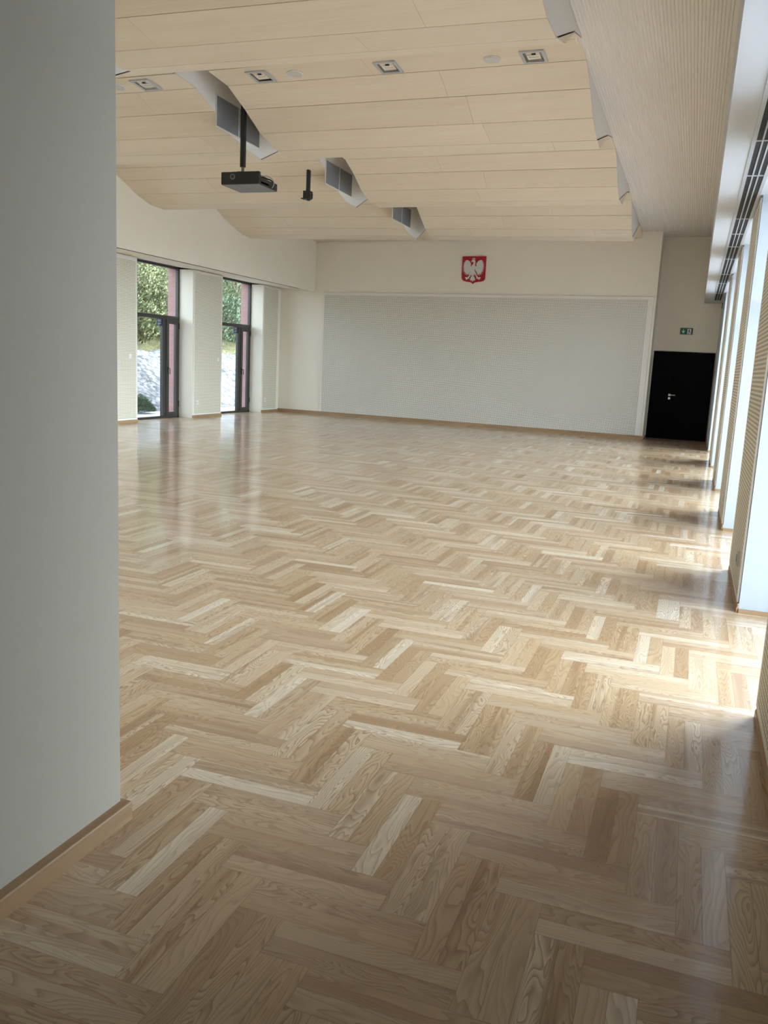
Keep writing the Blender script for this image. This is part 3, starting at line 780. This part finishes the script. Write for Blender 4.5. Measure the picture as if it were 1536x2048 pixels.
def tree(x, y, h, rad, mat, seed, label, n=2600, size=.13):
    z = hslope(x, y) if x < -15.9 else hbank(x, y)
    root = empty('tree', (x, y, z)); tag(root, label, 'tree', 'trees on the slope outside')
    mb = MB(); mb.cyl((0, 0, -.2), (0, 0, h*.5), h*.025, 8, h*.012)
    r = random.Random(seed)
    for k in range(5):
        a = r.uniform(0, 6.28); mb.cyl((0, 0, h*(.25+.06*k)), (math.cos(a)*rad*.6, math.sin(a)*rad*.6, h*(.45+.08*k)), h*.01, 6, h*.004)
    mb.build('trunk', 'bark', root)
    leaves('foliage', n, (0, 0, h*.56), (rad, rad, h*.46), size, mat, seed, root)
T = [(-19.5, 27.0, 3.6, 2.2, 'leaf2', 'yellow-green bush low in the nearer garden window'), (-21.5, 33.5, 4.0, 2.6, 'leaf2', 'yellow-green bush between two darker trees'),
     (-22.5, 29.5, 7.5, 3.0, 'leaf1', 'blue-green tree filling the upper nearer window'), (-25.5, 35.5, 9.0, 3.6, 'leaf1', 'tall blue-green tree behind the bushes'),
     (-19.8, 34.5, 4.2, 2.2, 'leaf1', 'dark green shrub at the foot of the slope in the far window'), (-23.0, 41.0, 6.5, 3.2, 'leaf2', 'yellow-green tree high in the far window'),
     (-27.0, 47.0, 10.0, 4.5, 'leaf1', 'tall green tree in the far garden window'), (-31.0, 41.0, 11.0, 4.5, 'leaf1', 'distant blue-green tree on top of the slope'),
     (-21.0, 23.5, 5.5, 2.6, 'leaf1', 'green tree at the left edge of the nearer window'), (-27.0, 30.0, 10.0, 4.0, 'leaf2', 'pale yellow-green tree high up the slope'),
     (-34.0, 55.0, 12.0, 5.5, 'leaf1', 'farthest tall tree on the slope'), (-20.3, 38.6, 3.2, 2.0, 'leaf2', 'low pale bush beside the brick in the far window')]
T += [(-16.9, 23.2, 1.3, .9, 'leaf2', 'low yellow-green bush at the left edge of the nearer window'), (-17.2, 25.2, 1.6, 1.0, 'leaf2', 'low pale bush just above the stone bank, nearer window'),
      (-17.8, 22.0, 1.5, 1.1, 'leaf2', 'pale bush hidden at the edge of the nearer window'), (-17.0, 28.6, 1.9, 1.1, 'leaf1', 'dark bush above the stones in the far window'),
      (-17.6, 31.5, 1.8, 1.2, 'leaf2', 'pale bush right of the dark bush in the far window'), (-18.4, 24.6, 2.2, 1.3, 'leaf2', 'second row yellow bush in the nearer window'),
      (-17.3, 33.8, 2.0, 1.2, 'leaf1', 'green bush next to the brick jamb in the far window')]
for k, (x, y, h_, r_, mt, lb) in enumerate(T): tree(x, y, h_, r_, mt, 100+k, lb, n=int(4500+r_*1900), size=.055 if h_ < 6 else .075)
def juniper(x, y, rr_, seed, label, n):
    root = empty('juniper_bush', (x, y, -.04)); tag(root, label, 'shrub')
    mb = MB(); r = random.Random(seed)
    for k in range(8):
        a = r.uniform(0, 6.28); mb.cyl((0, 0, 0), (math.cos(a)*rr_*.6, math.sin(a)*rr_*.6, .22), .012, 6, .005)
    mb.build('stem', 'bark', root)
    mb = MB()
    for _ in range(n):
        a = r.uniform(0, 6.28); rad = rr_*math.sqrt(r.random()); q = Vector((math.cos(a)*rad, math.sin(a)*rad, .05+.38*(1-(rad/rr_)**2)*r.random()+.05*r.random()))
        d = Vector((math.cos(a)+r.gauss(0, .5), math.sin(a)+r.gauss(0, .5), .5+r.gauss(0, .4))).normalized()*r.uniform(.05, .12); s = d.orthogonal().normalized()*.008
        mb.add([q-s, q+s, q+d*1.0], [(0, 1, 2)], 0, r.random())
    mb.build('foliage', 'leaf3', root)
juniper(-12.95, 17.75, .42, 5, 'low spreading juniper outside the nearer garden window', 5200)

# ------------------------------------------------------------------ light
wd = bpy.data.worlds.new('World'); bpy.context.scene.world = wd; wd.use_nodes = True
nt = wd.node_tree; nt.nodes.clear()
out = nt.nodes.new('ShaderNodeOutputWorld'); bg = nt.nodes.new('ShaderNodeBackground'); nt.links.new(bg.outputs[0], out.inputs[0])
tc = nt.nodes.new('ShaderNodeTexCoord'); s = nt.nodes.new('ShaderNodeSeparateXYZ'); nt.links.new(tc.outputs['Generated'], s.inputs[0])
xx, zz = s.outputs[0], s.outputs[2]
yy_ = s.outputs[1]
dd = math_(nt, 'ADD', math_(nt, 'MULTIPLY', xx, .66), math_(nt, 'MULTIPLY', yy_, .75))   # brighter overcast towards the far right
east = math_(nt, 'MULTIPLY_ADD', dd, .5, .5, clamp=True)
east = math_(nt, 'POWER', east, 2.8)
col = mixc(nt, east, (.70, .83, 1.0), (.86, .94, 1.0))
nt.links.new(col, bg.inputs[0])
SKY_LOW, SKY_EAST = 3.5, 17.5
st = math_(nt, 'MULTIPLY_ADD', east, SKY_EAST-SKY_LOW, SKY_LOW)
up = math_(nt, 'POWER', math_(nt, 'MULTIPLY', zz, 1.0, clamp=True), .9)      # horizon brighter than the zenith
st = math_(nt, 'MULTIPLY', st, math_(nt, 'SUBTRACT', 1.15, math_(nt, 'MULTIPLY', up, 1.05)))
gnd = math_(nt, 'GREATER_THAN', zz, -.02)
st = math_(nt, 'MULTIPLY', st, math_(nt, 'MULTIPLY_ADD', gnd, .7, .3))
nt.links.new(st, bg.inputs[1])

# ------------------------------------------------------------------ camera
Rm = [[0.93851832, -0.10478953, 0.3289415], [0.341804, 0.14815708, -0.92801913], [0.04851168, 0.98339648, 0.17486561]]
cd = bpy.data.cameras.new('camera'); cam = bpy.data.objects.new('camera', cd); C.objects.link(cam)
m4 = Matrix(Rm).to_4x4(); m4.translation = Vector((0, 0, 1.5)); cam.matrix_world = m4
cd.sensor_fit = 'AUTO'; cd.sensor_width = 36.0; cd.lens = 1684.36/2048*36.0; cd.clip_start = .05; cd.clip_end = 400
sc = bpy.context.scene; sc.camera = cam
sc.view_settings.view_transform = 'Standard'; sc.view_settings.look = 'None'; sc.view_settings.gamma = 1.0
sc.view_settings.use_curve_mapping = False; sc.view_settings.exposure = 1.65
